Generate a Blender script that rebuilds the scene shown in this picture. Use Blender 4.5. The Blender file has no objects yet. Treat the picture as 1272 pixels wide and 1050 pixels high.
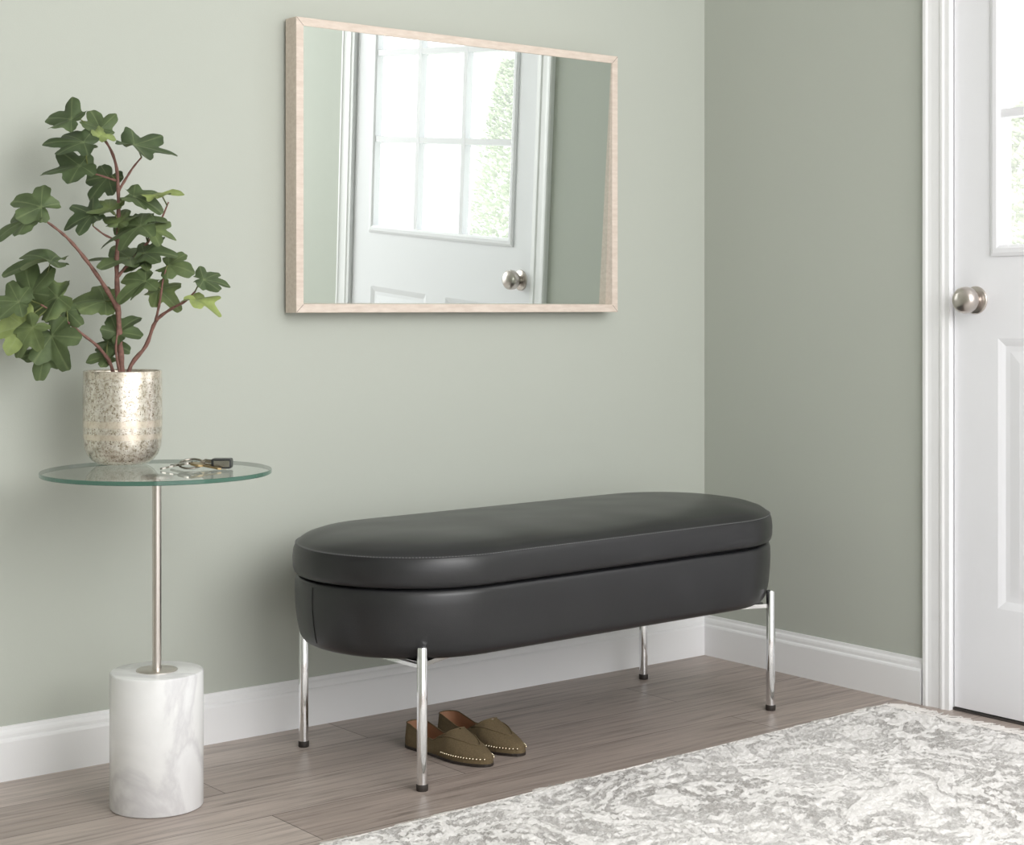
import bpy, math, random
from mathutils import Vector, Matrix
random.seed(7)
scene = bpy.context.scene
col = scene.collection
try:
    scene.view_settings.view_transform = 'Standard'
    scene.view_settings.look = 'None'
except Exception as e:
    print(e)

# ------------------------------------------------------------ helpers
def link(o, parent=None):
    col.objects.link(o)
    if parent is not None:
        o.parent = parent
    return o

def mesh_obj(name, verts, faces, mat=None, parent=None, smooth=False, loc=(0,0,0), rot=(0,0,0), autosmooth=None):
    me = bpy.data.meshes.new(name)
    me.from_pydata([tuple(v) for v in verts], [], faces)
    me.validate(); me.update()
    mats = mat if isinstance(mat, (list, tuple)) else [mat]
    for m in mats:
        if m: me.materials.append(m)
    if smooth:
        for p in me.polygons: p.use_smooth = True
        if autosmooth:
            try: me.set_sharp_from_angle(angle=math.radians(autosmooth))
            except Exception: pass
    o = bpy.data.objects.new(name, me)
    o.location = loc; o.rotation_euler = rot
    return link(o, parent)

def empty(name, loc, rotz=0.0, label=None, category=None, rot=None):
    o = bpy.data.objects.new(name, None)
    o.empty_display_size = 0.1
    o.location = loc
    o.rotation_euler = rot if rot else (0,0,rotz)
    if label: o["label"] = label
    if category: o["category"] = category
    return link(o)

class MB:
    def __init__(s): s.v=[]; s.f=[]; s.mi=[]
    def add(s, vs, fs, m=0):
        b=len(s.v); s.v += [tuple(x) for x in vs]
        for f in fs: s.f.append(tuple(i+b for i in f)); s.mi.append(m)
    def box(s, a, b, m=0):
        x0,y0,z0=a; x1,y1,z1=b
        s.add([(x0,y0,z0),(x1,y0,z0),(x1,y1,z0),(x0,y1,z0),(x0,y0,z1),(x1,y0,z1),(x1,y1,z1),(x0,y1,z1)],
              [(0,3,2,1),(4,5,6,7),(0,1,5,4),(1,2,6,5),(2,3,7,6),(3,0,4,7)], m)
    def loft(s, rings, capa=True, capb=True, m=0, closed=True):
        n=len(rings[0]); b=len(s.v)
        for r in rings: s.v += [tuple(p) for p in r]
        for i in range(len(rings)-1):
            for j in range(n if closed else n-1):
                k=(j+1)%n
                s.f.append((b+i*n+j,b+i*n+k,b+(i+1)*n+k,b+(i+1)*n+j)); s.mi.append(m)
        if capa: s.f.append(tuple(b+j for j in reversed(range(n)))); s.mi.append(m)
        if capb: s.f.append(tuple(b+(len(rings)-1)*n+j for j in range(n))); s.mi.append(m)
    def tube(s, pts, rad, n=8, m=0):
        pts=[Vector(p) for p in pts]
        if not isinstance(rad,(list,tuple)): rad=[rad]*len(pts)
        rings=[]; ref=None
        for i,p in enumerate(pts):
            t=(pts[min(i+1,len(pts)-1)]-pts[max(i-1,0)])
            if t.length<1e-9: t=Vector((0,0,1))
            t.normalize()
            if ref is None:
                ref = Vector((0,0,1)) if abs(t.z)<.9 else Vector((1,0,0))
            u=(ref-t*ref.dot(t)).normalized(); w=t.cross(u); ref=u
            rings.append([p+(u*math.cos(a)+w*math.sin(a))*rad[i] for a in [2*math.pi*k/n for k in range(n)]])
        s.loft(rings, m=m)
    def lathe(s, prof, n=48, center=(0,0), capa=True, capb=True, m=0, xf=None):
        rings=[]
        for r,z in prof:
            ring=[Vector((center[0]+r*math.cos(2*math.pi*k/n), center[1]+r*math.sin(2*math.pi*k/n), z)) for k in range(n)]
            if xf: ring=[xf@p for p in ring]
            rings.append(ring)
        s.loft(rings,capa,capb,m)
    def obj(s, name, mat, parent=None, smooth=False, loc=(0,0,0), rot=(0,0,0), auto=None, recalc=False):
        o=mesh_obj(name,s.v,s.f,mat,parent,smooth,loc,rot,auto)
        for p,mi in zip(o.data.polygons,s.mi): p.material_index=mi
        if recalc:
            import bmesh
            bm=bmesh.new(); bm.from_mesh(o.data); bmesh.ops.recalc_face_normals(bm,faces=bm.faces); bm.to_mesh(o.data); bm.free()
        return o

def bevel(o,w,seg=2):
    m=o.modifiers.new("Bevel",'BEVEL'); m.width=w; m.segments=seg; m.limit_method='ANGLE'; m.angle_limit=math.radians(40)
def interp(tab,t):
    for i in range(len(tab)-1):
        if t<=tab[i+1][0]:
            a,b=tab[i],tab[i+1]; k=(t-a[0])/(b[0]-a[0]) if b[0]>a[0] else 0
            return a[1]+(b[1]-a[1])*k
    return tab[-1][1]

# ------------------------------------------------------------ materials
def new_mat(name):
    m=bpy.data.materials.new(name); m.use_nodes=True
    nt=m.node_tree; b=nt.nodes["Principled BSDF"]
    return m,nt,b
def srgb(r,g,b):
    f=lambda c:(c/255/12.92) if c/255<=.04045 else ((c/255+.055)/1.055)**2.4
    return (f(r),f(g),f(b),1)
def simple(name,colr,rough=.5,metal=0.0,spec=.5,bump=0,bscale=200,var=0):
    m,nt,b=new_mat(name)
    b.inputs['Base Color'].default_value=colr
    b.inputs['Roughness'].default_value=rough
    b.inputs['Metallic'].default_value=metal
    b.inputs['Specular IOR Level'].default_value=spec
    tc=nt.nodes.new('ShaderNodeTexCoord')
    nz=nt.nodes.new('ShaderNodeTexNoise'); nz.inputs['Scale'].default_value=bscale; nz.inputs['Detail'].default_value=3
    nt.links.new(tc.outputs['Object'],nz.inputs['Vector'])
    if bump:
        bp=nt.nodes.new('ShaderNodeBump'); bp.inputs['Strength'].default_value=bump; bp.inputs['Distance'].default_value=.001
        nt.links.new(nz.outputs['Fac'],bp.inputs['Height']); nt.links.new(bp.outputs['Normal'],b.inputs['Normal'])
    if var:
        cr=nt.nodes.new('ShaderNodeValToRGB')
        cr.color_ramp.elements[0].position=.3; cr.color_ramp.elements[1].position=.7
        cr.color_ramp.elements[0].color=tuple(c*(1-var) for c in colr[:3])+(1,)
        cr.color_ramp.elements[1].color=tuple(min(1,c*(1+var)) for c in colr[:3])+(1,)
        nt.links.new(nz.outputs['Fac'],cr.inputs['Fac']); nt.links.new(cr.outputs['Color'],b.inputs['Base Color'])
    return m
def N(nt,t,**kw):
    n=nt.nodes.new(t)
    for k,v in kw.items():
        if k in n.inputs: n.inputs[k].default_value=v
        else: setattr(n,k,v)
    return n
def ramp(nt,stops):
    r=nt.nodes.new('ShaderNodeValToRGB'); e=r.color_ramp.elements
    while len(e)<len(stops): e.new(.5)
    for i,(p,c) in enumerate(stops):
        e[i].position=p; e[i].color=c if len(c)==4 else tuple(c)+(1,)
    return r

M_wall=simple("sage_paint",srgb(187,191,182),rough=.6,spec=.25,bump=.15,bscale=300)
M_white=simple("white_trim_paint",srgb(242,242,243),rough=.35,spec=.4)
M_door=simple("white_door_paint",srgb(242,242,246),rough=.4,spec=.35)
M_ceiling=simple("ceiling_paint",srgb(240,240,240),rough=.8)
M_chrome=simple("chrome",(.86,.86,.87,1),rough=.06,metal=1)
M_nickel=simple("satin_nickel",srgb(200,192,186),rough=.28,metal=1)
M_pole=simple("brushed_nickel",srgb(216,209,203),rough=.28,metal=1)
M_rubber=simple("dark_rubber",srgb(45,38,34),rough=.6)
M_dark=simple("gap_shade_black",srgb(20,20,20),rough=.9)
M_thresh=simple("threshold_strip",srgb(70,66,64),rough=.7)
M_stitch=simple("stitch_thread",srgb(112,112,114),rough=.7)

# leather
M_leather,nt,b=new_mat("black_leather")
b.inputs['Base Color'].default_value=srgb(32,32,34); b.inputs['Roughness'].default_value=.33; b.inputs['Specular IOR Level'].default_value=.55
tc=N(nt,'ShaderNodeTexCoord')
v=N(nt,'ShaderNodeTexVoronoi'); v.inputs['Scale'].default_value=450
n2=N(nt,'ShaderNodeTexNoise'); n2.inputs['Scale'].default_value=4; n2.inputs['Detail'].default_value=1.2
bp=N(nt,'ShaderNodeBump'); bp.inputs['Strength'].default_value=.08; bp.inputs['Distance'].default_value=.001
bp2=N(nt,'ShaderNodeBump'); bp2.inputs['Strength'].default_value=.7; bp2.inputs['Distance'].default_value=.022
nt.links.new(tc.outputs['Object'],v.inputs['Vector']); nt.links.new(tc.outputs['Object'],n2.inputs['Vector'])
nt.links.new(v.outputs['Distance'],bp.inputs['Height']); nt.links.new(n2.outputs['Fac'],bp2.inputs['Height'])
nt.links.new(bp2.outputs['Normal'],bp.inputs['Normal']); nt.links.new(bp.outputs['Normal'],b.inputs['Normal'])

# marble
M_marble,nt,b=new_mat("white_marble")
b.inputs['Roughness'].default_value=.22
tc=N(nt,'ShaderNodeTexCoord'); mp=N(nt,'ShaderNodeMapping'); mp.inputs['Rotation'].default_value=(.4,.5,.3); mp.inputs['Scale'].default_value=(1,1,.5)
n1=N(nt,'ShaderNodeTexNoise'); n1.inputs['Scale'].default_value=5; n1.inputs['Detail'].default_value=8; n1.inputs['Distortion'].default_value=.9; n1.inputs['Roughness'].default_value=.55
r1=ramp(nt,[(.36,srgb(240,240,240)),(.45,srgb(234,234,234)),(.505,srgb(216,215,217)),(.56,srgb(233,233,234)),(.8,srgb(220,219,221))])
nt.links.new(tc.outputs['Object'],mp.inputs['Vector']); nt.links.new(mp.outputs['Vector'],n1.inputs['Vector'])
nt.links.new(n1.outputs['Fac'],r1.inputs['Fac']); nt.links.new(r1.outputs['Color'],b.inputs['Base Color'])

# floor
M_floor,nt,b=new_mat("taupe_wood_planks")
tc=N(nt,'ShaderNodeTexCoord')
br=N(nt,'ShaderNodeTexBrick'); br.offset=.37; br.inputs['Scale'].default_value=1; br.inputs['Mortar Size'].default_value=.0014
br.inputs['Brick Width'].default_value=1.22; br.inputs['Row Height'].default_value=.18; br.inputs['Mortar Smooth'].default_value=.3
br.inputs['Color1'].default_value=srgb(192,179,171); br.inputs['Color2'].default_value=srgb(166,152,144); br.inputs['Mortar'].default_value=srgb(112,101,95)
nt.links.new(tc.outputs['Object'],br.inputs['Vector'])
mp=N(nt,'ShaderNodeMapping'); mp.inputs['Scale'].default_value=(1.4,30,1)
n1=N(nt,'ShaderNodeTexNoise'); n1.inputs['Scale'].default_value=2.2; n1.inputs['Detail'].default_value=9; n1.inputs['Roughness'].default_value=.7; n1.inputs['Distortion'].default_value=.8
nt.links.new(tc.outputs['Object'],mp.inputs['Vector']); nt.links.new(mp.outputs['Vector'],n1.inputs['Vector'])
r1=ramp(nt,[(.3,(.50,.49,.48)),(.5,(.95,.95,.95)),(.7,(1.2,1.2,1.2))])
nt.links.new(n1.outputs['Fac'],r1.inputs['Fac'])
mx=N(nt,'ShaderNodeMix'); mx.data_type='RGBA'; mx.blend_type='MULTIPLY'; mx.inputs[0].default_value=1
nt.links.new(br.outputs['Color'],mx.inputs[6]); nt.links.new(r1.outputs['Color'],mx.inputs[7])
nt.links.new(mx.outputs[2],b.inputs['Base Color'])
b.inputs['Roughness'].default_value=.42; b.inputs['Specular IOR Level'].default_value=.4
bp=N(nt,'ShaderNodeBump'); bp.inputs['Strength'].default_value=.15; bp.inputs['Distance'].default_value=.001
nt.links.new(n1.outputs['Fac'],bp.inputs['Height']); nt.links.new(bp.outputs['Normal'],b.inputs['Normal'])

# rug
M_rug,nt,b=new_mat("distressed_white_rug")
tc=N(nt,'ShaderNodeTexCoord')
n1=N(nt,'ShaderNodeTexNoise'); n1.inputs['Scale'].default_value=5.0; n1.inputs['Detail'].default_value=4.0; n1.inputs['Distortion'].default_value=.9; n1.inputs['Roughness'].default_value=.55
r1=ramp(nt,[(.38,(0,0,0)),(.41,(1,1,1)),(.455,(1,1,1)),(.47,(.0,.0,.0)),(.53,(0,0,0)),(.545,(1,1,1)),(.60,(.9,.9,.9)),(.625,(0,0,0))])
n2=N(nt,'ShaderNodeTexNoise'); n2.inputs['Scale'].default_value=60; n2.inputs['Detail'].default_value=6; n2.inputs['Roughness'].default_value=.8
r2=ramp(nt,[(.45,(0,0,0)),(.54,(1,1,1))])
n3=N(nt,'ShaderNodeTexNoise'); n3.inputs['Scale'].default_value=2.6; n3.inputs['Detail'].default_value=3
r3=ramp(nt,[(.38,(.25,.25,.25)),(.6,(1,1,1))])
for q in (n1,n2,n3): nt.links.new(tc.outputs['Object'],q.inputs['Vector'])
nt.links.new(n1.outputs['Fac'],r1.inputs['Fac']); nt.links.new(n2.outputs['Fac'],r2.inputs['Fac']); nt.links.new(n3.outputs['Fac'],r3.inputs['Fac'])
m1=N(nt,'ShaderNodeMath',operation='MULTIPLY'); m2=N(nt,'ShaderNodeMath',operation='MULTIPLY')
nt.links.new(r1.outputs['Color'],m1.inputs[0]); nt.links.new(r2.outputs['Color'],m1.inputs[1])
nt.links.new(m1.outputs[0],m2.inputs[0]); nt.links.new(r3.outputs['Color'],m2.inputs[1])
mc=N(nt,'ShaderNodeMix'); mc.data_type='RGBA'; mc.inputs[6].default_value=srgb(242,239,237); mc.inputs[7].default_value=srgb(176,171,168)
nt.links.new(m2.outputs[0],mc.inputs[0]); nt.links.new(mc.outputs[2],b.inputs['Base Color'])
b.inputs['Roughness'].default_value=.95; b.inputs['Specular IOR Level'].default_value=.1
n4=N(nt,'ShaderNodeTexNoise'); n4.inputs['Scale'].default_value=130; n4.inputs['Detail'].default_value=3
nt.links.new(tc.outputs['Object'],n4.inputs['Vector'])
sb=N(nt,'ShaderNodeMath',operation='SUBTRACT'); nt.links.new(n4.outputs['Fac'],sb.inputs[0]); nt.links.new(m1.outputs[0],sb.inputs[1])
bp=N(nt,'ShaderNodeBump'); bp.inputs['Strength'].default_value=.6; bp.inputs['Distance'].default_value=.005
nt.links.new(sb.outputs[0],bp.inputs['Height']); nt.links.new(bp.outputs['Normal'],b.inputs['Normal'])
M_fringe=simple("rug_fringe",srgb(218,214,210),rough=.95)

# mercury glass
M_vase,nt,b=new_mat("mercury_glass")
tc=N(nt,'ShaderNodeTexCoord')
n1=N(nt,'ShaderNodeTexNoise'); n1.inputs['Scale'].default_value=110; n1.inputs['Detail'].default_value=6; n1.inputs['Roughness'].default_value=.75
n2=N(nt,'ShaderNodeTexNoise'); n2.inputs['Scale'].default_value=330; n2.inputs['Detail'].default_value=2
sx=N(nt,'ShaderNodeSeparateXYZ')
for q in (n1,n2): nt.links.new(tc.outputs['Object'],q.inputs['Vector'])
nt.links.new(tc.outputs['Object'],sx.inputs[0])
r1=ramp(nt,[(.36,srgb(156,143,122)),(.46,srgb(206,197,182)),(.6,srgb(236,231,221)),(.75,srgb(194,184,168))])
nt.links.new(n1.outputs['Fac'],r1.inputs['Fac'])
r2=ramp(nt,[(.34,(0,0,0)),(.40,(1,1,1))]); nt.links.new(n2.outputs['Fac'],r2.inputs['Fac'])
mx=N(nt,'ShaderNodeMix'); mx.data_type='RGBA'; mx.inputs[6].default_value=srgb(118,102,80)
nt.links.new(r2.outputs['Color'],mx.inputs[0]); nt.links.new(r1.outputs['Color'],mx.inputs[7])
rb=ramp(nt,[(.0,(0,0,0)),(.27,(0,0,0)),(.28,(1,1,1)),(.33,(1,1,1)),(.34,(0,0,0)),(.40,(0,0,0)),(.41,(1,1,1)),(.47,(1,1,1)),(.48,(0,0,0)),(.92,(0,0,0)),(.93,(.6,.6,.6))])
mh=N(nt,'ShaderNodeMath',operation='DIVIDE'); mh.inputs[1].default_value=.185
nt.links.new(sx.outputs['Z'],mh.inputs[0]); nt.links.new(mh.outputs[0],rb.inputs['Fac'])
m5=N(nt,'ShaderNodeMath',operation='MULTIPLY'); m5.inputs[1].default_value=.7
nt.links.new(rb.outputs['Color'],m5.inputs[0])
mb=N(nt,'ShaderNodeMix'); mb.data_type='RGBA'; mb.inputs[7].default_value=srgb(230,217,198)
nt.links.new(m5.outputs[0],mb.inputs[0]); nt.links.new(mx.outputs[2],mb.inputs[6]); nt.links.new(mb.outputs[2],b.inputs['Base Color'])
b.inputs['Metallic'].default_value=.6; b.inputs['Roughness'].default_value=.25
try: b.inputs['Coat Weight'].default_value=.6; b.inputs['Coat Roughness'].default_value=.04
except Exception: pass
bp=N(nt,'ShaderNodeBump'); bp.inputs['Strength'].default_value=.2; bp.inputs['Distance'].default_value=.001
nt.links.new(n1.outputs['Fac'],bp.inputs['Height']); nt.links.new(bp.outputs['Normal'],b.inputs['Normal'])

# wood frame
M_frame,nt,b=new_mat("whitewashed_wood")
tc=N(nt,'ShaderNodeTexCoord'); n1=N(nt,'ShaderNodeTexNoise'); n1.inputs['Scale'].default_value=60; n1.inputs['Detail'].default_value=6
mp=N(nt,'ShaderNodeMapping'); mp.inputs['Scale'].default_value=(.6,2,2.5)
nt.links.new(tc.outputs['Object'],mp.inputs['Vector']); nt.links.new(mp.outputs['Vector'],n1.inputs['Vector'])
r1=ramp(nt,[(.3,srgb(212,196,183)),(.7,srgb(226,212,200))]); nt.links.new(n1.outputs['Fac'],r1.inputs['Fac']); nt.links.new(r1.outputs['Color'],b.inputs['Base Color'])
b.inputs['Roughness'].default_value=.55

M_mirror=simple("silvered_glass",(.80,.845,.82,1),rough=0.0,metal=1)

def thin_glass(name,tint,fres=True,veil=0):
    m=bpy.data.materials.new(name); m.use_nodes=True; nt=m.node_tree; nt.nodes.clear()
    out=N(nt,'ShaderNodeOutputMaterial'); t=N(nt,'ShaderNodeBsdfTransparent'); t.inputs[0].default_value=tint
    if fres:
        g=N(nt,'ShaderNodeBsdfGlossy'); g.inputs['Roughness'].default_value=.01
        f=N(nt,'ShaderNodeFresnel'); f.inputs['IOR'].default_value=1.45
        mx=N(nt,'ShaderNodeMixShader')
        nt.links.new(f.outputs[0],mx.inputs[0]); nt.links.new(t.outputs[0],mx.inputs[1]); nt.links.new(g.outputs[0],mx.inputs[2]); nt.links.new(mx.outputs[0],out.inputs[0])
    elif veil:
        g=N(nt,'ShaderNodeBsdfTranslucent'); g.inputs[0].default_value=(1,1,1,1)
        mx=N(nt,'ShaderNodeMixShader'); mx.inputs[0].default_value=veil
        nt.links.new(t.outputs[0],mx.inputs[1]); nt.links.new(g.outputs[0],mx.inputs[2]); nt.links.new(mx.outputs[0],out.inputs[0])
    else: nt.links.new(t.outputs[0],out.inputs[0])
    return m
M_glass=thin_glass("table_glass",(.95,.98,.965,1))
M_glass_b=thin_glass("table_glass_underside",(.98,.99,.985,1),False)
M_pane=thin_glass("glare_veiled_window_glass",(.98,.985,.985,1),False,.31)  # white veil in the pane stands in for washed-out daylight glare
M_rim,nt,b=new_mat("green_glass_rim"); b.inputs['Base Color'].default_value=srgb(66,106,92); b.inputs['Roughness'].default_value=.08
try: b.inputs['Transmission Weight'].default_value=.35
except Exception: pass

# leaves
M_leaf,nt,b=new_mat("fig_leaf")
at=N(nt,'ShaderNodeAttribute'); at.attribute_name="tone"
av=N(nt,'ShaderNodeAttribute'); av.attribute_name="vein"
tc=N(nt,'ShaderNodeTexCoord'); n1=N(nt,'ShaderNodeTexNoise'); n1.inputs['Scale'].default_value=35; n1.inputs['Detail'].default_value=3
nt.links.new(tc.outputs['Object'],n1.inputs['Vector'])
r1=ramp(nt,[(0,srgb(62,78,54)),(.5,srgb(96,112,74)),(1,srgb(152,166,100))]); nt.links.new(at.outputs['Fac'],r1.inputs['Fac'])
r2=ramp(nt,[(.3,(.75,.75,.75)),(.7,(1.15,1.15,1.1))]); nt.links.new(n1.outputs['Fac'],r2.inputs['Fac'])
mx=N(nt,'ShaderNodeMix'); mx.data_type='RGBA'; mx.blend_type='MULTIPLY'; mx.inputs[0].default_value=1
nt.links.new(r1.outputs['Color'],mx.inputs[6]); nt.links.new(r2.outputs['Color'],mx.inputs[7])
mv=N(nt,'ShaderNodeMix'); mv.data_type='RGBA'; mv.inputs[7].default_value=srgb(142,156,112)
m5=N(nt,'ShaderNodeMath',operation='MULTIPLY'); m5.inputs[1].default_value=.55
nt.links.new(av.outputs['Fac'],m5.inputs[0]); nt.links.new(m5.outputs[0],mv.inputs[0]); nt.links.new(mx.outputs[2],mv.inputs[6])
ge=N(nt,'ShaderNodeNewGeometry'); mb=N(nt,'ShaderNodeMix'); mb.data_type='RGBA'; mb.inputs[7].default_value=srgb(132,145,110)
m6=N(nt,'ShaderNodeMath',operation='MULTIPLY'); m6.inputs[1].default_value=.6
nt.links.new(ge.outputs['Backfacing'],m6.inputs[0]); nt.links.new(m6.outputs[0],mb.inputs[0]); nt.links.new(mv.outputs[2],mb.inputs[6])
nt.links.new(mb.outputs[2],b.inputs['Base Color']); b.inputs['Roughness'].default_value=.6; b.inputs['Specular IOR Level'].default_value=.35
M_stem=simple("fig_bark",srgb(128,92,82),rough=.7,bump=.4,bscale=120,var=.25)
M_petiole=simple("fig_petiole",srgb(112,120,70),rough=.6)

M_suede=simple("olive_taupe_suede",srgb(104,90,68),rough=.9,spec=.2,bump=.4,bscale=300,var=.12)
M_lining=simple("tan_lining",srgb(156,114,86),rough=.6)
M_sole=simple("dark_sole",srgb(40,32,26),rough=.5)
M_gold=simple("gold_stud",srgb(240,228,200),rough=.25,metal=1)
M_key=simple("key_metal",srgb(165,161,152),rough=.22,metal=1)
M_brass=simple("brass_key",srgb(165,145,108),rough=.3,metal=1)
M_fob=simple("dark_fob",srgb(42,44,44),rough=.35)
M_tree=simple("evergreen_foliage",srgb(206,215,190),rough=.9,bscale=4,var=.08)
M_lawn=simple("pale_lawn",srgb(228,230,222),rough=.95,bscale=3,var=.06)

# ------------------------------------------------------------ room
def structure(o): o["kind"]="structure"; return o
XL=-4.4; YB=-5.0; H=2.7
mb=MB(); mb.add([(XL,0,-.05),(.12,0,-.05),(.12,YB,-.05),(XL,YB,-.05),(XL,0,0),(.12,0,0),(.12,YB,0),(XL,YB,0)],[(0,1,2,3),(4,7,6,5),(0,4,5,1),(1,5,6,2),(2,6,7,3),(3,7,4,0)])
structure(mb.obj("floor",M_floor))
mb=MB(); mb.box((XL-.1,YB,H),(.12,.12,H+.1)); structure(mb.obj("ceiling",M_ceiling))
mb=MB(); mb.box((XL-.1,0,-.05),(.12,.12,H)); structure(mb.obj("wall_back",M_wall))
D0,D1,DH=.82,1.86,2.14
mb=MB(); mb.box((0,-D0+.012,-.05),(.12,0,H)); mb.box((0,YB,-.05),(.12,-D1-.012,H)); mb.box((0,-D1-.012,DH+.01),(.12,-D0+.012,H))
structure(mb.obj("wall_right",M_wall))
mb=MB(); mb.box((XL-.1,YB,-.05),(XL,0,H)); structure(mb.obj("wall_left",M_wall))

prof=[(0,0),(.015,0),(.015,.078),(.0135,.082),(.010,.085),(.010,.092),(.0085,.097),(.005,.101),(.004,.108),(0,.108)]
mb=MB(); mb.loft([[(x,-p,z) for p,z in prof] for x in (XL,0)]); structure(mb.obj("baseboard_back",M_white,recalc=True))
mb=MB(); mb.loft([[(-p,y,z) for p,z in prof] for y in (-.0001,-.742)]); structure(mb.obj("baseboard_right",M_white,recalc=True))
mb=MB(); mb.loft([[(-p,y,z) for p,z in prof] for y in (-1.94,YB)]); structure(mb.obj("baseboard_front",M_white,recalc=True))
cp=[(0,0),(0,.012),(.004,.016),(.012,.016),(.017,.013),(.026,.0115),(.047,.0105),(.052,.013),(.058,.013),(.063,.010),(.075,.009),(.075,0)]
mb=MB()
T=DH
W=.077
def ring_at(k):
    out=[]
    for o,p in cp:
        inset=o
        sL=D0-W+inset+.002; sR=D1+W-inset-.002; zt=T+W-inset
        if k==0: out.append((-p,-sL,0))
        if k==1: out.append((-p,-sL,zt))
        if k==2: out.append((-p,-sR,zt))
        if k==3: out.append((-p,-sR,0))
    return out
mb.loft([ring_at(k) for k in range(4)])
structure(mb.obj("trim_1",M_white,recalc=True))
mb=MB(); mb.box((.0,-D0-.0,0),(.12,-D0+.012,DH+.01)); mb.box((0,-D1-.012,0),(.12,-D1,DH+.01)); mb.box((0,-D1,DH),(.12,-D0,DH+.01))
structure(mb.obj("trim_2",M_white))
mb=MB(); mb.box((.005,-D1,0),(.12,-D0,.006)); structure(mb.obj("trim_3",M_thresh))

# door
door=empty("door_1",(0.006,-D0-.004,0)); door["kind"]="structure"
DW=D1-D0-.008
mb=MB()
z0=.009; zt=DH-.003; TH=.045
w0,w1,wz0,wz1=.125,DW-.125,1.09,2.0
p0,p1=.115,DW-.115; pm=DW/2; pz0,pz1=.25,.885
def dbox(s0,s1,a,b,f=0,bk=TH): mb.box((f,-s1,a),(bk,-s0,b))
dbox(0,p0,z0,zt); dbox(p1,DW,z0,zt)
dbox(p0,p1,z0,pz0); dbox(pm-.05,pm+.05,pz0,pz1); dbox(p0,p1,pz1,wz0-.0); dbox(p0,p1,wz1,zt)
dbox(p0,w0,wz0,wz1); dbox(w1,p1,wz0,wz1)
def rr(s0,s1,a,b,ins,d): return [(d,-(s0+ins),a+ins),(d,-(s1-ins),a+ins),(d,-(s1-ins),b-ins),(d,-(s0+ins),b-ins)]
for (a,c) in ((p0,pm-.05),(pm+.05,p1)):
    mb.loft([rr(a,c,pz0,pz1,i,d) for i,d in ((0,0),(.006,.0),(.014,.002),(.024,.005),(.036,.005),(.062,.002),(.064,.002))],capa=False)
mb.obj("door_panel",M_door,door,recalc=False)
mb=MB()
i0=-.022
mb.loft([rr(w0,w1,wz0,wz1,i,d) for i,d in ((i0,0),(i0,-.004),(i0+.008,-.007),(-.004,-.007),(.004,-.003),(.004,.03))],capa=False,capb=False)
for k in (1,2):
    sc=w0+(w1-w0)*k/3; mb.box((-.002,-sc-.010,wz0),(.03,-sc+.010,wz1))
    zc=wz0+(wz1-wz0)*k/3 + (.003 if k==1 else 0); mb.box((-.0015,-w1,zc-.010),(.03,-w0,zc+.010))
mb.obj("window_frame",M_door,door,recalc=False)
mb=MB(); mb.add([(.02,-w1,wz0),(.02,-w0,wz0),(.02,-w0,wz1),(.02,-w1,wz1)],[(0,1,2,3)]); mb.obj("window_glass",M_pane,door)
mb=MB()
xf=Matrix.Translation((0,-.060,.967))@Matrix.Rotation(math.radians(-90),4,'Y')
mb.lathe([(.0325,-.001),(.0325,.002),(.0305,.004),(.020,.005),(.0145,.006),(.0140,.014),(.018,.018),(.0255,.022),(.0300,.030),(.0312,.040),(.0295,.050),(.023,.057),(.012,.061),(.001,.062)],n=40,xf=xf)
mb.obj("door_knob",M_nickel,door,smooth=True,auto=50,recalc=True)

# outside
mb=MB(); mb.box((.13,-30,-.25),(30,30,-.15)); o=mb.obj("floor_outside",M_lawn); o["kind"]="structure"
def tree(x,y,h,r,seed):
    rnd=random.Random(seed); e=empty("evergreen_tree",(x,y,-.15),label="pale green conifer standing on the lawn outside the door",category="tree")
    e["group"]="evergreens outside the door"
    mb=MB()
    for i in range(9000):
        f=rnd.random()**1.4; a=rnd.uniform(0,6.283); z=h*(.03+.95*f)
        rr_=r*((1-f)**.8+.04)*(.45+.6*rnd.random()**.6)
        c=Vector((rr_*math.cos(a),rr_*math.sin(a),z)); L=rnd.uniform(.05,.11)
        out=Vector((math.cos(a),math.sin(a),rnd.uniform(-.1,.9))).normalized(); tg=Vector((-math.sin(a),math.cos(a),rnd.uniform(-.4,.4)))
        mb.add([c,c+out*L*.5+tg*L*.3,c+out*L,c+out*L*.5-tg*L*.3],[(0,1,2,3)])
    mb.obj("foliage",M_tree,e)
    mb=MB(); mb.tube([(0,0,0),(0,0,h*.3)],[.05,.04]); mb.obj("trunk",M_tree,e)
tree(8.5,-11.8,3.0,.62,1); tree(9.9,-10.6,3.3,.62,2); tree(6.3,3.3,2.5,.7,3)

# ------------------------------------------------------------ mirror
mir=empty("wall_mirror",(-.849,-.010,.938),label="wide rectangular mirror in thin whitewashed wood frame on sage wall",category="mirror")
mw=.960/2; mh_=.660; fd=.046; ft=.0195
mb=MB()
def mr(i,y): return [(-mw+i,y,i),(mw-i,y,i),(mw-i,y,mh_-i),(-mw+i,y,mh_-i)]
mb.loft([mr(ft,0),mr(0,0),mr(0,-fd+.001),mr(.001,-fd),mr(ft-.001,-fd),mr(ft,-fd+.001),mr(ft,0)],capa=False,capb=False)
mb.obj("frame",M_frame,mir,recalc=True)
M_joint=simple("joint_line",srgb(120,100,88))
for cx,cz,sx_,sz_ in ((-1,0,1,1),(1,0,-1,1),(-1,1,1,-1),(1,1,-1,-1)):
    mb=MB()
    x=cx*mw; z=cz*mh_
    a=Vector((x+sx_*.001,-fd-.0003,z+sz_*.001)); bq=Vector((x+sx_*(ft-.001),-fd-.0003,z+sz_*(ft-.001))); nrm=Vector((-(bq-a).z,0,(bq-a).x)).normalized()*.0005
    mb.add([a+nrm,a-nrm,bq-nrm,bq+nrm],[(0,1,2,3)])
    mb.obj("mitre_joint",M_joint,mir)
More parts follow.
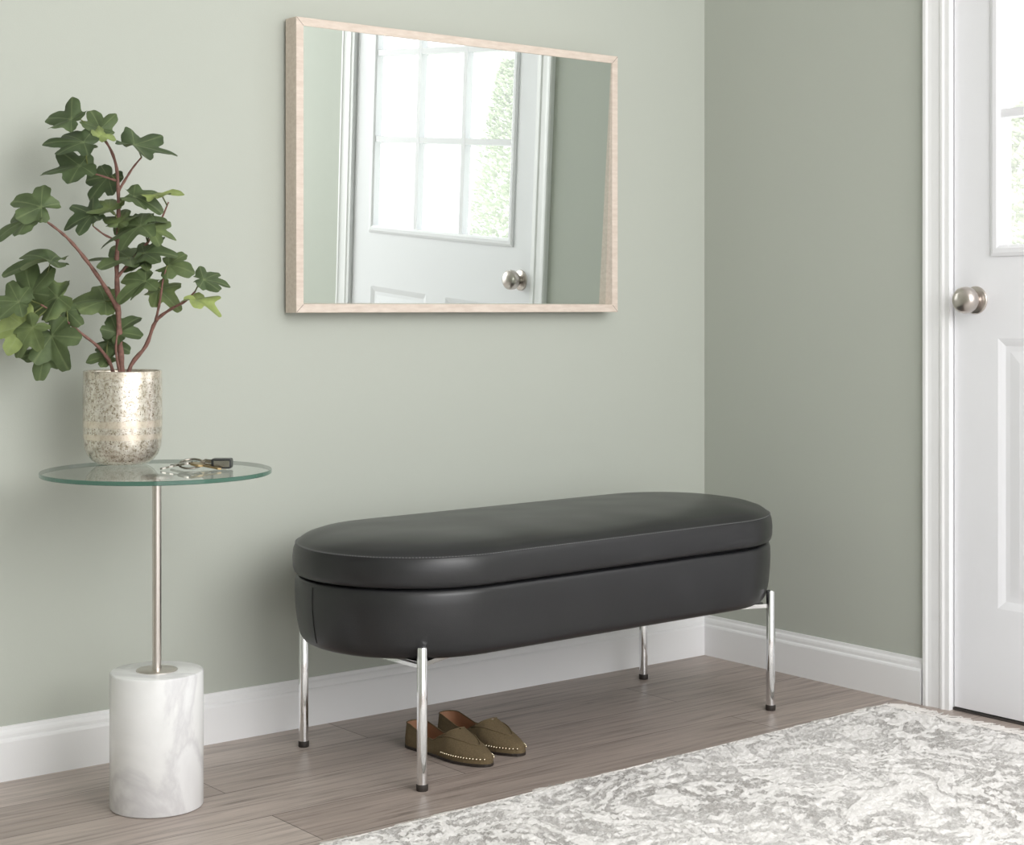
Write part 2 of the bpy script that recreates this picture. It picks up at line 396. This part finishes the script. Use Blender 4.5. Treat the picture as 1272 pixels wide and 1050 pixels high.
mb=MB(); mb.box((-mw+.004,-.008,.004),(mw-.004,-.001,mh_-.004)); mb.obj("backing_board",M_frame,mir)
vs=[];fs=[];gx,gz=24,16
for j in range(gz+1):
    for i in range(gx+1):
        x=(-mw+ft-.001)+(2*mw-2*ft+.002)*i/gx; z=(ft-.001)+(mh_-2*ft+.002)*j/gz
        y=-.0175-.0415*z+.008*x*(z-.33)
        vs.append((x,y,z))
for j in range(gz):
    for i in range(gx):
        a=j*(gx+1)+i; fs.append((a,a+1,a+gx+2,a+gx+1))
mesh_obj("mirror_glass",vs,fs,M_mirror,mir,smooth=True)

# ------------------------------------------------------------ bench
bench=empty("storage_bench",(-.852,-.355,0),math.radians(1.5),label="black leather oval storage bench with chrome legs by the sage wall",category="bench")
S=.367
def stad(r,z,n=28,s=S):
    p=[]
    for k in range(n+1):
        a=-math.pi/2+math.pi*k/n; p.append((s+r*math.cos(a),r*math.sin(a),z))
    for j in range(1,10): p.append((s-2*s*j/10,r,z))
    for k in range(n+1):
        a=math.pi/2+math.pi*k/n; p.append((-s+r*math.cos(a),r*math.sin(a),z))
    for j in range(1,10): p.append((-s+2*s*j/10,-r,z))
    return p
mb=MB(); mb.loft([stad(r,z) for r,z in ((.06,.2495),(.17,.2495),(.210,.2502),(.228,.2525),(.239,.258),(.2455,.268),(.249,.282),(.2528,.305),(.2555,.335),(.2565,.360),(.2560,.380),(.2535,.389),(.247,.3925),(.08,.3930))])
mb.obj("storage_body",M_leather,bench,smooth=True)
# lid: padded, slightly raised towards one end so that the gap opens along the front
def lidtilt(p): 
    return (p[0],p[1],p[2]+(.0015*(p[0]/.6)))
mb=MB(); mb.loft([[lidtilt(q) for q in stad(r,z)] for r,z in ((.08,.3955),(.246,.3955),(.254,.397),(.2580,.401),(.2605,.410),(.2612,.43),(.2595,.446),(.2560,.4555),(.2530,.4598),(.2520,.4597),(.2508,.4606),(.246,.4655),(.235,.4725),(.21,.4805),(.17,.4870),(.11,.4912),(.05,.4927),(.01,.493))])
mb.obj("seat_lid",M_leather,bench,smooth=True)
mb=MB(); mb.loft([stad(r,z) for r,z in ((.240,.392),(.240,.397))]); mb.obj("lid_gap_shade",M_dark,bench)  # near-black filler painting the shade in the slit under the lid
pts=[Vector(lidtilt(p)) for p in stad(.2551,.4585,n=60)]
mb=MB()
N_=len(pts); poly=pts+[pts[0]]; lens=[(poly[i+1]-poly[i]).length for i in range(N_)]; tot=sum(lens)
def at_len(q):
    for i,l in enumerate(lens):
        if q<=l: return poly[i].lerp(poly[i+1],q/l if l else 0)
        q-=l
    return poly[0].copy()
q=0
while q<tot-.006:
    mb.tube([at_len(q),at_len(q+.0044)],.0009,n=5); q+=.0066
o=mb.obj("stitching",M_stitch,bench); o["kind"]="stuff"
M_seam=simple("leather_seam",srgb(22,22,23),rough=.6)
for ang in (math.radians(178),math.radians(0)):
    mb=MB()
    sg=-1 if ang>1 else 1
    path=[]
    for r,z in ((.2457,.268),(.2492,.282),(.2531,.305),(.2558,.335),(.2568,.360),(.2560,.382)):
        path.append((sg*S+r*math.cos(ang),r*math.sin(ang),z))
    mb.tube(path,.0010,n=6)
    mb.obj("seam",M_seam,bench)
mb=MB(); mb.lathe([(.0085,.010),(.0105,.012),(.0105,.278),(.0095,.2815),(.006,.2835),(.001,.284)],n=28)
leg0=mb.obj("leg",M_chrome,bench,smooth=True,auto=40,loc=(-.512,-.214,0)); leg0["label"]="slim chrome leg"
mb=MB(); mb.lathe([(.0112,0),(.0118,.002),(.0118,.011),(.0108,.013)],n=28)
foot0=mb.obj("foot",M_rubber,leg0,smooth=True,auto=40)
for sx_,sy_ in ((1,-1),(-1,1),(1,1)):
    l=leg0.copy(); l.location=(sx_*.512,sy_*.214,0); col.objects.link(l)
    f=foot0.copy(); col.objects.link(f); f.parent=l
for sg in (-1,1):
    mb=MB()
    x=sg*.512
    zz0,zz1=.234,.2495
    mb.box((x-.006,-.208,zz0+.006),(x+.006,.208,zz1-.002))
    for sy_ in (-1,1):
        tri=[(x,sy_*.214),(x-sg*.12,sy_*.165),(x-sg*.09,sy_*.12),(x,sy_*.12)]
        if sy_*sg<0: tri=tri[::-1]
        mb.loft([[(a,b_,z) for a,b_ in tri] for z in (zz1-.008,zz1+.001)])
    mb.obj("crossbar",M_chrome,bench,recalc=True)

# ------------------------------------------------------------ side table
tb=empty("side_table",(-1.811,-.347,0),label="round glass side table with nickel pole and white marble base",category="side table")
mb=MB(); mb.lathe([(.083,0),(.0868,.001),(.088,.003),(.088,.254),(.0872,.2565),(.085,.2575)],n=72)
mb.obj("base",M_marble,tb,smooth=True,auto=50)["label"]="white marble cylinder base"
mb=MB(); mb.lathe([(.039,.2575),(.039,.2590),(.038,.2598),(.012,.2602),(.0085,.2605)],n=48); mb.obj("collar",M_pole,tb,smooth=True,auto=40)
mb=MB(); mb.lathe([(.0085,.260),(.0085,.625)],n=32); mb.lathe([(.03,.624),(.03,.6295),(.012,.6305)],n=32); mb.obj("pole",M_pole,tb,smooth=True,auto=40)
mb=MB(); n=96; R=.2173
mb.lathe([(R-.001,.632),(R,.633),(R,.639),(R-.001,.640)],n=n,capa=False,capb=False,m=2)
mb.add([((R-.001)*math.cos(2*math.pi*k/n),(R-.001)*math.sin(2*math.pi*k/n),.640) for k in range(n)],[tuple(range(n))],0)
mb.add([((R-.001)*math.cos(2*math.pi*k/n),(R-.001)*math.sin(2*math.pi*k/n),.632) for k in range(n)],[tuple(reversed(range(n)))],1)
mb.obj("table_top",[M_glass,M_glass_b,M_rim],tb)

# ------------------------------------------------------------ vase
VX,VY=-1.812,-.200
mb=MB()
mb.lathe([(.002,.001),(.038,0),(.049,.002),(.060,.009),(.069,.020),(.0745,.034),(.0768,.055),(.0775,.09),(.077,.14),(.0765,.183),(.0755,.185),(.074,.1845),(.0735,.18),(.074,.12),(.073,.06),(.062,.025),(.03,.012),(.002,.012)],n=72)
vase=mb.obj("vase",M_vase,None,smooth=True,loc=(VX,VY,.6405),recalc=True)
vase["label"]="speckled silver-gold mercury glass vase on the glass table"; vase["category"]="vase"

# ------------------------------------------------------------ plant
plant=empty("fig_plant",(VX,VY,.655),math.radians(-38.3),label="leafy green fig branches standing in the mercury glass vase",category="plant")
K=.001593
def P(px,py,dep=0.0): return Vector(((px-150)*K, dep, (462-py)*K+.8225-.655))
branches=[
 ([(150,520,0),(149,462,0),(147,420,-.005),(145,380,-.005),(144,330,-.01),(146,285,-.01),(146,240,-.01),(143,205,-.01),(132,178,-.015),(112,158,-.02)],.0066,.0021),
 ([(140,520,.01),(138,462,.0),(124,434,-.01),(105,415,-.03),(85,396,-.05),(60,378,-.07)],.0046,.0016),
 ([(145,385,-.005),(130,355,-.02),(112,325,-.04),(94,300,-.06),(78,285,-.07),(58,270,-.08)],.0050,.0018),
 ([(160,520,0),(156,462,.01),(176,430,.02),(188,400,.02),(207,385,.01),(228,374,0),(240,362,0)],.0052,.0018),
 ([(144,345,-.01),(160,325,0),(175,305,.02),(190,280,.03),(203,250,.03)],.0036,.0015),
 ([(145,240,-.01),(154,222,0),(162,207,.01),(172,195,.01)],.0032,.0015),
 ([(155,520,-.015),(150,470,-.02),(146,435,-.03),(150,410,-.04)],.0038,.0016),
 ([(188,400,.02),(196,375,.0),(201,350,-.01),(205,335,-.01)],.0032,.0015),
 ([(146,300,-.01),(130,292,-.02),(118,282,-.03)],.0026,.0013),
 ([(143,225,-.01),(128,220,-.03),(112,215,-.03)],.0026,.0013),
]
mb=MB(); bp_pts=[]
for pts,r0,r1_ in branches:
    vs=[P(*p) for p in pts]
    fine=[]
    for i in range(len(vs)-1):
        a=vs[max(i-1,0)];b_=vs[i];c=vs[i+1];d_=vs[min(i+2,len(vs)-1)]
        for k in range(5):
            t=k/5
            fine.append(.5*((2*b_)+(c-a)*t+(2*a-5*b_+4*c-d_)*t*t+(3*b_-a-3*c+d_)*t**3))
    fine.append(vs[-1])
    rad=[(r0+(r1_-r0)*i/(len(fine)-1))*(1+.15*math.sin(i*1.9)) for i in range(len(fine))]
    mb.tube(fine,rad,n=8); bp_pts+= [f for f in fine if f.z>.17]
mb.obj("stem",M_stem,plant,smooth=True)

# fig leaf: broad finger-like lobes with round ends and narrow sinuses
LOBE_SETS=[[(0,1.0,.215),(50,.90,.205),(-50,.90,.205),(104,.66,.19),(-104,.66,.19)],
           [(0,1.0,.245),(56,.84,.225),(-56,.84,.225),(114,.60,.19),(-114,.60,.19)],
           [(3,1.0,.270),(64,.78,.250),(-60,.84,.235),(124,.54,.18),(-124,.54,.18)]]
NA=96; NR=6
def outline(phi,lob):
    r=.44
    for c,L,w in lob:
        d=phi-math.radians(c)
        while d>math.pi: d-=2*math.pi
        while d<-math.pi: d+=2*math.pi
        if abs(d)>=math.pi/2: continue
        m=L*.62; a=L-m; bb=w*1.1
        cd,sd=math.cos(d),math.sin(d)
        A=(cd/a)**2+(sd/bb)**2; B=-2*m*cd/(a*a); C=(m/a)**2-1
        D=B*B-4*A*C
        if D>0:
            rv=(-B+math.sqrt(D))/(2*A)
            r=max(r,rv)
    back=abs(math.degrees(phi))
    if back>152: r*= max(.3,1-(back-152)/40)
    return r
MB_F=MB(); tone=[];vein=[]
def leaf(px,py,half,ang,tilt,dep,tn,rnd):
    c=P(px,py,dep); sc=half*K*1.78
    LOB=LOBE_SETS[rnd.randrange(3)]
    a=math.radians(ang)
    xax=Vector((math.cos(a), rnd.uniform(-.35,.15), math.sin(a)))
    t=math.radians(tilt)
    nrm=Vector((rnd.uniform(-.3,.3),-math.cos(t),math.sin(t)))
    xax=(xax-nrm.normalized()*xax.dot(nrm.normalized())).normalized()
    nrm.normalize()
    yax=nrm.cross(xax).normalized()
    base=c-xax*sc*.34
    fold=rnd.uniform(.05,.35); droop=rnd.uniform(.1,.4); ph=rnd.uniform(0,6)
    asp=rnd.uniform(.88,1.05)
    radii=[outline(-math.pi+2*math.pi*k/NA,LOB) for k in range(NA)]
    radii=[(radii[k-1]+2*radii[k]+radii[(k+1)%NA])/4 for k in range(NA)]
    lv=[base]; lf=[]; tone.append(tn); vein.append(1)
    for j in range(1,NR+1):
        f=j/NR
        for k in range(NA):
            phi=-math.pi+2*math.pi*k/NA
            r=radii[k]*f*(1+.025*math.sin(k*1.3+ph)*(f**2))
            x=r*math.cos(phi); y=r*math.sin(phi)*asp
            z=fold*abs(y)*.8-droop*(x*x+.6*y*y)+.06*f*math.sin(3*phi+ph)+.07*f*f*math.sin(5*phi+2*ph)
            lv.append(base+(xax*x+yax*y+nrm*z)*sc)
            dg=math.degrees(phi); vv=0
            for cc,_,_ in LOB:
                if abs(dg-cc)<2.0: vv=1
            tone.append(tn+.08*math.sin(ph+f*3)); vein.append(vv*(1-.5*f))
    for k in range(NA):
        k2=(k+1)%NA
        lf.append((0,1+k,1+k2))
        for j in range(NR-1):
            lf.append((1+j*NA+k,1+(j+1)*NA+k,1+(j+1)*NA+k2,1+j*NA+k2))
    MB_F.add(lv,lf,0)
    near=min(bp_pts,key=lambda q:(q-base+Vector((0,0,.02))).length)
    mid=near.lerp(base,.5)+Vector((0,0,.006))
    n0=len(MB_F.v)
    MB_F.tube([near,mid,base-nrm*.0005],[.0016,.0014,.0011],n=6,m=1)
    tone.extend([.3]*(len(MB_F.v)-n0)); vein.extend([0]*(len(MB_F.v)-n0))
leaves=[(86,150,24,150,35,.3),(122,152,20,100,30,.35),(97,180,27,185,62,.25),(134,168,13,60,50,.8),(187,187,30,25,64,.2),
(90,211,27,185,52,.3),(120,228,21,250,30,.35),(183,250,22,10,60,.3),(207,240,20,78,70,.95),(54,255,25,150,30,.4),
(36,281,26,192,60,.5),(105,272,22,200,45,.3),(128,257,18,120,50,.5),(160,287,30,195,60,.4),(198,288,19,-10,40,.6),
(190,312,22,0,58,.3),(216,331,19,-30,40,.5),(58,326,32,175,78,.4),(140,320,30,165,70,.35),(172,356,24,205,48,.45),
(200,366,20,-40,45,.55),(263,349,19,15,58,.3),(257,377,21,-62,68,.95),(48,350,27,110,20,.4),(28,374,22,170,35,.35),
(64,374,27,200,25,.45),(28,408,27,190,30,.8),(84,396,20,-100,30,.3),(112,370,27,160,48,.35),(82,430,27,-60,18,.3),
(62,446,20,-110,25,.3),(152,405,22,60,38,.3),(138,428,17,-30,45,.3),(48,416,22,220,30,.65),(122,444,16,200,50,.5),
(168,327,18,150,60,.45),(185,275,19,30,55,.4),(150,270,17,100,50,.5)]
rnd=random.Random(11)
for (px,py,h_,an,ti,tn) in leaves:
    if px<110: dep=-.035+(px-110)*.0006+rnd.uniform(-.035,.01)
    else: dep=rnd.uniform(-.06,.03)
    leaf(px,py,h_,an+rnd.uniform(-8,8),ti+rnd.uniform(-6,6),dep,min(1,max(0,tn+rnd.uniform(-.12,.12))),rnd)
fo=MB_F.obj("foliage",[M_leaf,M_petiole],plant,smooth=True)
for nm,dat in (("tone",tone),("vein",vein)):
    a_=fo.data.attributes.new(nm,'FLOAT','POINT'); a_.data.foreach_set("value",[float(x) for x in dat])

# ------------------------------------------------------------ keys
ks=empty("key_set",(-1.742,-.388,.6405),math.radians(-38),label="bunch of metal keys with dark fob on glass table",category="keys")
ks.scale=(1.35,1.35,1.7)
mb=MB()
mb.tube([( -.012+.017*math.cos(a),.017*math.sin(a),.006+.004*math.sin(a)) for a in [2*math.pi*i/28 for i in range(29)]],.0013,n=6); mb.obj("ring",M_key,ks,smooth=True)
def key(ang,x,y,z,mat,nm="key",L=.026,pitch=.08):
    mb=MB(); n=20
    out=[(.011*math.cos(a),.0105*math.sin(a)) for a in [math.radians(25+310*i/n) for i in range(n+1)]]
    blade=[(.010,-.0035),(.010+L-.002,-.0035),(.012+L,0)]+[(.009+L-.005*i,.0035-(.0007 if i%2 else 0)) for i in range(int(L/.005))]
    outl=[( -p[0],p[1]) for p in out]
    mb.loft([[(a,b_,zz) for a,b_ in outl] for zz in (0,.0024)])
    mb.loft([[(a-.002,b_,zz) for a,b_ in blade] for zz in (.0002,.0021)])
    return mb.obj(nm,mat,ks,loc=(x,y,z),rot=(0,pitch,ang),recalc=True)
key(math.radians(195),-.018,-.008,.006,M_key,pitch=.16)
key(math.radians(150),-.016,.010,.0045,M_key,pitch=.10)
key(math.radians(-15),.000,-.014,.005,M_brass,pitch=.12)
key(math.radians(20),.000,.012,.0035,M_brass)
mb=MB(); mb.box((.018,-.011,.001),(.046,.011,.012),0); o=mb.obj("key_fob",M_fob,ks); bevel(o,.002,3)
mb=MB(); mb.box((.022,-.0114,.003),(.044,-.0108,.010)); mb.tube([(-.002,0,.004),(.008,.001,.009),(.021,0,.008)],.0024,n=6); mb.obj("fob_clasp",M_key,ks)

# ------------------------------------------------------------ shoes
wt=[(0,0),(.006,.011),(.02,.019),(.05,.0260),(.10,.0300),(.2,.0300),(.33,.0290),(.48,.0335),(.62,.0385),(.72,.0385),(.82,.0340),(.9,.0262),(.95,.0190),(.98,.0120),(.993,.007),(1,0)]
ht=[(0,.066),(.1,.066),(.3,.056),(.42,.056),(.50,.064),(.6,.060),(.7,.048),(.8,.037),(.9,.028),(.96,.022),(1,.012)]
ap=[(0,48),(.1,48),(.3,60),(.42,62),(.50,54),(.56,42),(.60,25),(.625,0),(1,0)]
LS=.252
def shoe(name,hx,hy,tx,ty,label):
    d=Vector((tx-hx,ty-hy)); rot=math.atan2(d.y,d.x)
    e=empty(name,(hx,hy,0),rot,label=label,category="shoe"); e["group"]="pair of loafers under the bench"
    ts=[0,.004,.01,.02,.035,.055,.08,.11]+[.14+.02*i for i in range(38)]+[.915,.93,.945,.96,.97,.98,.988,.994,1]
    m=9
    def surf(off,zoff,tmin=0):
        mb=MB()
        tt=[t for t in ts if t>=tmin]
        for side in (-1,1):
            g=[]
            for t in tt:
                w=max(0.0001,interp(wt,t)-off); h=interp(ht,t)-zoff; ac=math.radians(interp(ap,t))
                row=[]
                for k in range(m+1):
                    th=(math.pi/2-ac)*k/m
                    x=w*(math.cos(th)**.75 if math.cos(th)>1e-9 else 0); z=h*(math.sin(th)**.9)
                    bulge=1+.05*math.sin(min(1,k/m*2)*math.pi)
                    row.append((t*LS,side*x*bulge,.006+z))
                g.append(row)
            b0=len(mb.v)
            for r_ in g: mb.v+=r_
            for i in range(len(tt)-1):
                for k in range(m):
                    q=(b0+i*(m+1)+k,b0+(i+1)*(m+1)+k,b0+(i+1)*(m+1)+k+1,b0+i*(m+1)+k+1)
                    mb.f.append(q if side<0 else q[::-1]); mb.mi.append(0)
        return mb
    surf(0,0).obj("upper",M_suede,e,smooth=True)
    surf(.0022,.0012).obj("lining",M_lining,e,smooth=True)
    rail=[(t*LS,-max(.0001,interp(wt,t)-.002)) for t in ts]; rail2=[(t*LS,max(.0001,interp(wt,t)-.002)) for t in ts[::-1]]
    mb=MB(); mb.add([(a,b_,.013) for a,b_ in rail+rail2],[tuple(range(len(rail)*2))]); mb.obj("insole",M_lining,e)
    rail=[(t*LS,-(interp(wt,t)+.0012)) for t in ts]; rail2=[(t*LS,(interp(wt,t)+.0012)) for t in ts[::-1]]
    mb=MB(); mb.loft([[(a,b_,z) for a,b_ in rail+rail2] for z in (.001,.0065)])
    hs=[t for t in ts if t<.25]; r1_=[(t*LS,-interp(wt,t)) for t in hs]+[(t*LS,interp(wt,t)) for t in hs[::-1]]
    mb.loft([[(a,b_,z) for a,b_ in r1_] for z in (0,.004)])
    mb.obj("sole",M_sole,e,recalc=True)
    path=[]
    for side,seq in ((-1,ts),(1,ts[::-1])):
        for t in seq:
            if t>.625: continue
            w=interp(wt,t); h=interp(ht,t); th=math.pi/2-math.radians(interp(ap,t))
            path.append((t*LS,side*w*max(0,math.cos(th))**.75,.006+h*math.sin(th)**.9))
    mb=MB(); mb.tube(path,.0013,n=6); mb.obj("collar_piping",M_suede,e,smooth=True)
    path=[]
    for i in range(25):
        u=-1+2*i/24
        t=.50+.36*(1-abs(u)**2.2); w=interp(wt,t); h=interp(ht,t)
        th=math.radians(34+ (1-abs(u)**1.5)*56)
        path.append((t*LS,(1 if u>0 else -1)*w*1.02*max(0,math.cos(th))**.75,.0065+h*math.sin(th)**.9))
    mb=MB(); mb.tube(path,.0016,n=6); mb.obj("vamp_seam",M_suede,e,smooth=True)
    mb=MB()
    for side in (-1,1):
        for i in range(17):
            t=.56+.42*i/16; w=interp(wt,t)
            xf=Matrix.Translation((t*LS,side*(w*1.03+.0008),.0170))
            mb.lathe([(.0006,-.0024),(.0018,-.0013),(.0024,0),(.0018,.0013),(.0006,.0024)],n=8,xf=xf)
    o=mb.obj("stud_trim",M_gold,e,smooth=True); o["kind"]="stuff"
shoe("loafer",-1.178,-.283,-1.152,-.520,"olive-taupe suede pointed loafer with gold studs beside the chrome leg")
shoe("loafer.001",-1.075,-.260,-1.046,-.510,"olive-taupe suede pointed loafer with gold studs next to its mate")

# ------------------------------------------------------------ rug
rug=empty("area_rug",(-.118,-.712,0),math.radians(2.0),label="white and grey distressed patterned rug on the plank floor",category="rug")
rn=random.Random(3)
RW,RD=2.9,1.9; nx,ny=480,310
vs=[];fs=[]
from mathutils import noise as mn
for j in range(ny+1):
    for i in range(nx+1):
        x=-RW*i/nx; y=-RD*j/ny
        edge=(i in(0,nx)) or (j in (0,ny))
        near=(i<2 or i>nx-2 or j<2 or j>ny-2)
        if edge:
            x+=.012*mn.noise(Vector((x*25,y*25,0)))+rn.uniform(-.005,.005); y+=.012*mn.noise(Vector((x*25,y*25,5)))+rn.uniform(-.005,.005)
            z=.001
        else:
            z=.012+rn.uniform(-.0028,.0028)+.002*mn.noise(Vector((x*18,y*18,2)))
            if near: z-=.002
        vs.append((x,y,z))
for j in range(ny):
    for i in range(nx):
        a=j*(nx+1)+i; fs.append((a,a+nx+1,a+nx+2,a+1))
mesh_obj("pile",vs,fs,M_rug,rug,smooth=True)
mb=MB()
for i in range(1500):
    y=-RD*rn.random(); L=rn.uniform(.03,.075) if rn.random()<.6 else rn.uniform(.01,.03)
    a=rn.uniform(-.7,.7)
    mb.tube([(-.006,y,.009),(L*.4,y+L*.4*math.sin(a),.007),(L,y+L*math.sin(a)*1.1,.0015)],[.0021,.0018,.0012],n=4)
for i in range(3400):
    x=-RW*rn.random(); L=rn.uniform(.004,.032)*(.5+.9*abs(mn.noise(Vector((x*12,0,0))))); a=rn.uniform(-1.0,1.0)
    mb.tube([(x,-.006,.010),(x+L*math.sin(a),L,.0015)],[.0028,.0012],n=4)
o=mb.obj("fringe",M_fringe,rug); o["kind"]="stuff"

# ------------------------------------------------------------ light + camera
w=bpy.data.worlds.new("World"); scene.world=w; w.use_nodes=True
bg=w.node_tree.nodes['Background']; bg.inputs[0].default_value=(.99,.992,1,1); bg.inputs[1].default_value=2.25
def area(name,loc,target,size,power,colr=(1,1,1),sy=None):
    l=bpy.data.lights.new(name,'AREA'); l.size=size; l.energy=power; l.color=colr
    if sy: l.shape='RECTANGLE'; l.size_y=sy
    o=bpy.data.objects.new(name,l); o.location=loc
    o.rotation_euler=(Vector(target)-Vector(loc)).to_track_quat('-Z','Y').to_euler(); link(o)
    return o
area("softbox_light",(-1.3,-3.4,2.1),(-1.2,-.3,.3),2.3,70,(1,.995,.99))
sl=bpy.data.lights.new("sun_light",'SUN'); sl.energy=3.0; sl.angle=math.radians(3)
so=bpy.data.objects.new("sun_light",sl); so.location=(0,-6,8)
so.rotation_euler=Vector((.62,-.02,-.78)).to_track_quat('-Z','Y').to_euler(); link(so)

cam=bpy.data.cameras.new("Camera"); co=bpy.data.objects.new("Camera",cam); link(co)
co.location=(-3.251,-3.264,.95); co.rotation_euler=(math.pi/2,0,math.radians(-38.3))
cam.sensor_width=36; cam.lens=2071/1272*36; cam.shift_y=-143/1272; cam.clip_start=.05
scene.camera=co
